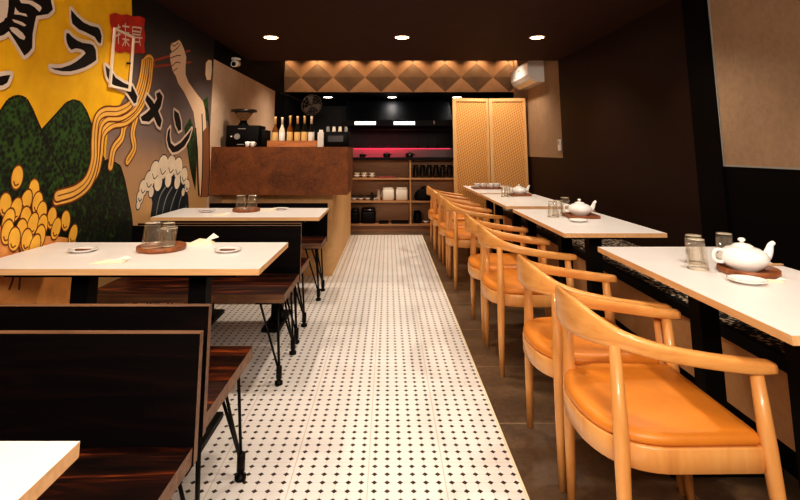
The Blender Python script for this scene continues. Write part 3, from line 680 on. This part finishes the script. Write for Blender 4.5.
for x, m, lb, h, lab in bl:
    t = thing('liquor_bottle', lab, 'bottle', (x, 5.055, CZ+.0125), 0, 'bottles in the counter crate')
    r = .030
    MB().lathe([(.001,0), (r,0), (r+.001,.004), (r,h*.5), (r*.85,h*.57), (r*.42,h*.68), (r*.36,h*.74), (.001,h*.74)], n=18).build('glass_body', m, t)
    MB().lathe([(r+.0012,h*.17), (r+.0018,h*.18), (r+.0018,h*.45), (r+.0012,h*.46)], n=18, caps=False).build('paper_label', lb, t)
    MB().lathe([(r*.42,h*.741), (r*.42,h*.93), (r*.46,h*.94), (r*.46,h), (.001,h)], n=14).build('neck_foil', 'foam' if lb != 'bottle_label' else 'bottle_label', t)
nb = thing('napkin_box', 'white upright paper box beside the bottle crate', 'box', (-.668, 5.02, CZ))
MB().box(-.03, .03, -.03, .03, 0, .145).build('box_body', 'white_matt', nb); MB().box(-.02, .02, -.006, .006, .1455, .17).build('tissue', 'white_matt', nb)
rg = thing('drink_machine', 'dark squat machine at aisle end of the bar counter', 'machine', (-.51, 5.05, CZ))
MB().rbox(-.12, .12, -.1, .1, 0, .15, .015).build('body', 'black_matt', rg); MB().box(-.08, .07, -.1035, -.1005, .05, .11).build('front_panel', 'plastic_dark', rg)
for k, x in enumerate((-.6, -.54, -.48, -.42)):
    t = thing('takeaway_cup', 'grey cup upturned on top of the dark squat machine', 'cup', (x, 5.03, CZ+.1505), 0, 'grey cups on the dark machine')
    MB().lathe([(.019,0), (.019,.004), (.0185,.006), (.015,.05), (.012,.052), (.001,.052)], n=14).build('cup_body', ('grey','white_matt','foam','grey')[k], t)

# ------------------------------------------------------------------ back shelf unit with pass counter
su = thing('shelf_unit', 'low open oak shelf unit under the kitchen pass', 'shelf unit', (0, 7.75, 0))
sx0, sx1 = -1.55, 1.5
MB().box(sx0, sx1, .02, .4, .001, .085).build('plinth', 'plinth', su)
for nm, z in (('shelf_board', .086), ('shelf_board', .425), ('shelf_board', .765)): MB().box(sx0, sx1, 0, .36, z, z+.024).build(nm, 'shelf', su)
MB().box(sx0, sx1, .361, .39, .086, 1.06).build('back_panel', 'shelf', su)
for x in (-.62, .34, 1.48):
    for z0, z1 in ((.1105, .4245), (.4495, .7645), (.7895, 1.0595)): MB().box(x-.012, x+.012, 0, .36, z0, z1).build('divider', 'shelf', su)
MB().box(sx0, sx1, -.02, .4, 1.06, 1.094).build('top_board', 'black_matt', su)
def bowl(label, x, y, z, r, m='white', group=None):
    t = tag(MB().lathe([(.001,0), (r*.45,0), (r*.5,.008), (r*.9,r*.5), (r,r*.7), (r*.95,r*.7), (r*.45,.014), (.001,.012)], n=20).build('rice_bowl', m, None, (x, y, z)), label, 'bowl', group); return t
for k in range(3): bowl('white bowl on the top left shelf of the oak unit, beside the red tray', -.48+.115*k, 7.88, .7895, .056, group='white bowls on the top shelf')
for k in range(3): bowl('pale bowl stacked on a white bowl on the top left shelf', -.48+.115*k, 7.88, .829, .05, 'foam', group='upper bowls on the top shelf')
def flat_tray(label, x, y, z, w, m):
    t = thing('lacquer_tray', label, 'tray', (x, y, z)); MB().rbox(-w/2, w/2, -.1, .1, 0, .014, .006).build('tray_base', m, t)
    mb = MB()
    for a in ((-w/2, w/2, -.1, -.094), (-w/2, w/2, .094, .1), (-w/2, -w/2+.006, -.0938, .0938), (w/2-.006, w/2, -.0938, .0938)): mb.box(*a, .0145, .026)
    mb.build('rim', m, t)
flat_tray('dark red lacquer tray on the top left shelf', -.03, 7.88, .7895, .26, 'red')
for k in range(4): bowl('white soup bowl in the row on the middle left shelf', -.52+.105*k, 7.88, .4495, .05, group='soup bowls on the middle shelf')
for k in range(4): bowl('dark bowl stacked in a white soup bowl on the middle left shelf', -.52+.105*k, 7.88, .489, .048, 'bottle_dark', group='dark bowls on the middle shelf')
def jug(label, x, y, z, m, h=.14, r=.045, group=None):
    t = thing('jug', label, 'jug', (x, y, z), -.6, group)
    MB().lathe([(.001,0), (r*.85,0), (r,.01), (r*1.05,h*.5), (r*.8,h*.85), (r*.88,h), (r*.8,h), (r*.7,h*.85), (r*.9,h*.4), (.001,.01)], n=18).build('body', m, t)
    MB().tube(spline([(r*.85,0,h*.85), (r*1.6,0,h*.75), (r*1.5,0,h*.35), (r*1.0,0,h*.25)], 4), .006, 6).build('handle', m, t); return t
jug('beige jug left of the cream canisters on middle shelf', -.145, 7.93, .4495, 'foam', .15, .032)
jug('small dark jug at front of the middle left shelf beside the beige jug', -.245, 7.81, .4495, 'bottle_dark', .12, .022)
for k, (x, lab) in enumerate(((.005, 'left cream square canister on the middle shelf'), (.21, 'right cream square canister on the middle shelf'))):
    t = thing('square_canister', lab, 'canister', (x, 7.87, .4495)); MB().rbox(-.09, .09, -.08, .08, 0, .17, .035).build('body', 'white_matt', t); MB().rbox(-.085, .085, -.075, .075, .1705, .192, .03).build('lid', 'white_matt', t)
def rice_pot(label, x, z, w, h):
    t = thing('rice_cooker', label, 'cooker', (x, 7.9, z)); MB().rbox(-w/2, w/2, -.11, .11, 0, h*.75, .04).build('body', 'black_matt', t); MB().rbox(-w/2+.005, w/2-.005, -.105, .105, h*.752, h, .04).build('lid', 'bottle_dark', t)
rice_pot('black box cooker at far left of the bottom shelf', -.505, .1105, .13, .22)
rice_pot('larger black cooker second from left on the bottom shelf', -.3, .1105, .22, .23)
flat_tray('short black tray lying on the bottom left shelf', -.065, 7.88, .1105, .14, 'black_matt')
flat_tray('long black tray under the divider on the bottom left shelf', .18, 7.88, .1105, .26, 'black_matt')
for k in range(6): jug('black glossy jug in the row on top right shelf', .43+.105*k, 7.88, .7895, 'bottle_dark', .19, .042, 'black jugs on the top right shelf')
t = thing('black_bag', 'black slumped bag on the middle right shelf', 'bag', (.56, 7.88, .4495)); MB().rings([[(w*cos(a)+.02*math.sin(3*a), .1*sin(a), z) for a in [2*pi*k/20 for k in range(20)]] for w, z in ((.13,0), (.15,.05), (.13,.12), (.08,.16), (.02,.18))]).build('bag_body', 'black_matt', t)
MB().tube(spline([(-.06,0,.15), (-.03,0,.2), (.05,0,.2), (.07,0,.15)], 4), .007, 6).build('strap', 'black_matt', t)
jug('black jug at left of the bottom right shelf', .45, 7.88, .1105, 'black_matt', .18, .06)
bowl('white bowl between black jug and basket on bottom right shelf', .575, 7.86, .1105, .05)
t = thing('wire_basket', 'light brown basket on the bottom right shelf', 'basket', (.77, 7.88, .1105))
MB().rbox(-.11, .11, -.1, .1, 0, .15, .02).build('basket_body', 'tray', t); MB().tube([(-.1,-.103,.152), (.1,-.103,.152), (.1,.1,.152), (-.1,.1,.152), (-.1,-.103,.152)], .008, 6).build('rim', 'raw_edge', t)

# ------------------------------------------------------------------ kitchen beyond the pass
pc = thing('kitchen_pass', 'stainless kitchen pass with pink-lit back splash behind the shelf unit', 'counter', (0, 8.16, 0))
MB().box(-1.5, 1.6, 0, .8, 1.03, 1.09).build('counter_slab', 'steel', pc)
MB().box(-1.5, 1.6, .1, .75, 0, 1.029).build('cabinet', 'kitchen_black', pc)
MB().box(-1.5, 1.6, .801, .82, 1.03, 1.25).build('back_splash', 'splash', pc)
MB().tube([(-.6,.79,1.235), (1.1,.79,1.235)], .006, 8).build('heat_lamp', 'heat', pc)
hd = thing('extractor_hood', 'dark steel extractor hood with two white light strips over the pass', 'hood', (0, 8.6, 1.62))
MB().add([(-.75,0,0), (1.1,0,0), (1.1,.9,0), (-.75,.9,0), (-.75,0,.1), (1.1,0,.1), (1.1,.9,.46), (-.75,.9,.46), (-.75,.35,.46), (1.1,.35,.46)], [(0,3,2,1), (0,1,5,4), (4,5,9,8), (8,9,6,7), (3,7,6,2), (0,4,8,7,3), (1,2,6,9,5)]).build('hood_shell', 'dark_steel', hd)
for x in (-.57, .10): MB().box(x, x+.36, -.012, -.001, .02, .075).build('light_strip', 'tube', hd)
MB().box(.78, .8, -.012, -.001, .03, .09).build('switch', 'white_matt', hd)
# row of ladles hung under the hood
rail = thing('utensil_rail', 'steel rail across the kitchen under the extractor hood', 'rail', (0, 8.75, 1.56))
MB().tube([(-.7,0,0), (1.1,0,0)], .006, 8).build('bar', 'steel', rail)
for x in (-.65, 1.05): MB().tube([(x,0,0), (x,0,.0599)], .004, 6).build('hanger', 'steel', rail)
for k in range(9):
    t = thing('ladle', 'dark ladle hanging in the row under the hood', 'ladle', (-.5+.17*k, 8.738, 1.56), 0, 'ladles hanging under the hood')
    MB().tube(spline([(0,.012,.012), (0,-.004,.012), (0,-.006,-.01), (0,-.006,-.268)], 4), .004, 6).build('handle', 'dark_steel', t)
    MB().lathe([(.001,-.310), (.02,-.303), (.034,-.278), (.03,-.278), (.001,-.293)], 0, -.006, 0, 12).build('cup_bowl', 'dark_steel', t)
for x, r, lab in ((-.42, .05, 'small pot at left on the pink-lit pass'), (-.02, .06, 'round dark pot in the middle of the pink-lit pass'), (.35, .065, 'round dark pot at right on the pink-lit pass')):
    t = thing('cooking_pot', lab, 'pot', (x, 8.3, 1.0905)); MB().lathe([(.001,0), (r*.8,0), (r,r*.3), (r,r*1.0), (.001,r*1.0)], n=18).build('body', 'bottle_dark', t)
    l = MB().lathe([(r*1.02,r*1.005), (r*.8,r*1.2), (.001,r*1.3)], n=18).build('lid', 'steel', t); MB().lathe([(.006,r*1.3), (.012,r*1.45), (.001,r*1.5)], n=10).build('knob', 'black_matt', l)
    MB().tube([(r*.95,0,r*.7), (r*1.5,0,r*.75)], .007, 8).build('handle', 'black_matt', t)
# wall fan
wf = thing('wall_fan', 'caged fan on a bracket rod at upper left of the kitchen opening', 'fan', (-1.26, 8.12, 1.95))
MB().tube(spline([(-.388,-.6,.12), (-.25,-.4,.08), (-.1,-.1,.02), (-.03,.05,.0)], 4), .012, 8).build('bracket', 'dark_steel', wf)
MB().lathe([(.001,0), (.04,0), (.05,.03), (.04,.07), (.001,.07)], 0, .02, -.035, 14).build('motor', 'dark_steel', wf)
ax = Vector((.5, -.8, -.35)).normalized(); u = ax.orthogonal().normalized(); w = ax.cross(u)
mb = MB(); 
for rr, dd in ((.17, 0), (.13, .035), (.08, .05), (.17, .03)):
    mb.tube([tuple(ax*(.03+dd)+(u*cos(a)+w*sin(a))*rr) for a in [2*pi*k/24 for k in range(25)]], .004, 6, caps=False)
for k in range(14):
    a = 2*pi*k/14; d = u*cos(a)+w*sin(a); mb.tube([tuple(ax*.085), tuple(ax*.065+d*.13), tuple(ax*.03+d*.17)], .003, 5)
mb.build('cage', 'grey', wf)
for k in range(3):
    a = 2*pi*k/3; d = u*cos(a)+w*sin(a); e = ax.cross(d)
    MB().add([tuple(ax*.045+d*.02-e*.015), tuple(ax*.05+d*.15-e*.05), tuple(ax*.035+d*.15+e*.05), tuple(ax*.04+d*.02+e*.015)], [(0,1,2,3)]).build('blade', 'grey', wf)

# ------------------------------------------------------------------ folding screen, air conditioner, small wall things
fs = thing('folding_screen', 'two-leaf woven cane folding screen standing by the right wall', 'screen', (1.45, 7.14, 0))
for s, xa, ya, xb, yb in ((0, -.525, .0, -.005, .06), (1, .005, .06, .515, .0)):
    L = math.hypot(xb-xa, yb-ya); ang = math.atan2(yb-ya, xb-xa)
    lf = MB()
    for a in ((0,.045,0,1.945), (L-.035,L,0,1.945), (.0451,L-.0351,0,.05), (.0451,L-.0351,1.9,1.945)): lf.box(a[0], a[1], -.015, .015, a[2], a[3])
    f = lf.build('leaf_frame', 'screen_frame', fs, (xa, ya, .001), ang)
    MB().box(.0455, L-.0355, -.005, .005, .0505, 1.8995).build('cane_panel', 'cane', f)
ac = thing('air_conditioner', 'white wall-mounted air conditioner high on the right wall', 'air conditioner', (XR, 6.78, 2.07))
prof = [(0,0), (-.09,.0), (-.17,.045), (-.205,.1), (-.205,.25), (-.19,.28), (0,.28)]
MB().rings([[(x, y, z) for x, z in prof] for y in (-.45, .45)], smooth=False).build('body', 'white', ac)
MB().add([(-.096,-.41,-.0), (-.165,-.41,.038), (-.165,.41,.038), (-.096,.41,-.0)], [(0,1,2,3)]).build('louvre', 'foam', ac)
MB().box(-.2065, -.2052, -.05, .05, .2, .22).build('badge', 'grey', ac)
th = thing('wall_controller', 'small white controller on plaster at the corner of the far right panel', 'controller', (XR, 5.86, 1.2))
MB().box(-.018, -.0005, -.035, .035, 0, .13).build('case', 'white', th); MB().box(-.0195, -.0185, -.022, .022, .07, .11).build('display', 'grey', th)
sl = thing('security_camera', 'small white camera fixed high on the left plaster wall', 'camera', (XL, 5.2, 2.12))
MB().lathe([(.001,0), (.045,0), (.045,.012), (.03,.02), (.001,.02)], .05, 0, .03, 14).build('mount', 'white_matt', sl)
MB().tube([(.0005,0,.04), (.05,0,.04)], .02, 10).build('arm', 'white_matt', sl)
MB().tube([(.05,.05,0), (.05,-.09,-.03)], [.035,.032], 14).build('housing', 'white_matt', sl)
MB().tube([(.05,-.0905,-.0302), (.05,-.094,-.031)], .024, 14).build('lens', 'black_matt', sl)

# ------------------------------------------------------------------ downlights
def downlight(label, x, y, z, lens, r=.075, group=None):
    t = thing('ceiling_downlight', label, 'downlight', (x, y, z), 0, group)
    MB().lathe([(r,-.0005), (r+.012,-.0005), (r+.012,-.006), (r,-.008)], n=28, caps=False).build('trim_ring', 'foam', t)
    MB().lathe([(.001,-.004), (r-.001,-.004), (r-.001,-.0005), (.001,-.0005)], n=28).build('lens', lens, t)
for x, lab in ((-1.092, 'leftmost of the three bright ceiling downlights'), (.131, 'middle of the three bright ceiling downlights'), (1.391, 'rightmost of the three bright ceiling downlights')):
    downlight(lab, x, 4.563, 2.25, 'lens', .062)
for x, lab in ((-1.061, 'left small downlight in the black kitchen ceiling'), (.071, 'middle small downlight in the black kitchen ceiling'), (1.221, 'right small downlight in the black kitchen ceiling, above the screen')):
    downlight(lab, x, 8.803, 2.14, 'lens_k', .08)

# ------------------------------------------------------------------ lamps
def lamp(kind, loc, e, col, size=.1, rot=(0,0,0), spot=None, sy=None, blend=.6):
    d = bpy.data.lights.new('lamp', kind); d.energy = e; d.color = lin(col)[:3]
    if kind == 'AREA':
        d.size = size
        if sy: d.shape = 'RECTANGLE'; d.size_y = sy
    else: d.shadow_soft_size = size
    if spot: d.spot_size = radians(spot); d.spot_blend = blend
    o = bpy.data.objects.new('lamp', d); COL.objects.link(o); o.location = loc; o.rotation_euler = rot; return o
K = LIGHT
WARM = K['warm']
for y in (4.563, 3.05, 1.55, .1):
    for x in (-1.092, .131, 1.391):
        lamp('SPOT', (x, y, 2.235), K['spot']*(1.1 if y > 4 else .45 if y < 1 else 1), WARM, .06, spot=118, blend=.8)
for k in range(8):
    lamp('SPOT', (-1.645+.511*k, 7.70, 2.70), K['bulk'], (255,214,168), .02, (radians(22), 0, 0), 120)
for x in (-.8, .3, 1.4): lamp('SPOT', (x, 6.75, 2.68), K['rear'], WARM, .05, spot=110, blend=.8)
for x in (-1.061, .071, 1.221): lamp('SPOT', (x, 8.803, 2.12), K['kit'], (255,244,230), .05, spot=120)
lamp('AREA', (-.15, 8.55, 1.40), K['pink'], (255,30,80), .9, (radians(25), 0, 0), sy=.06)
lamp('AREA', (.05, -.9, 2.0), K['front'], K['fcol'], 1.5, (radians(74), 0, 0), sy=.45)
w = bpy.data.worlds.new('world'); SC.world = w; w.use_nodes = True
w.node_tree.nodes['Background'].inputs[0].default_value = lin((255,206,156)); w.node_tree.nodes['Background'].inputs[1].default_value = K['world']
SC.view_settings.view_transform = K['vt']; SC.view_settings.look = K['look']; SC.view_settings.exposure = K['exp']
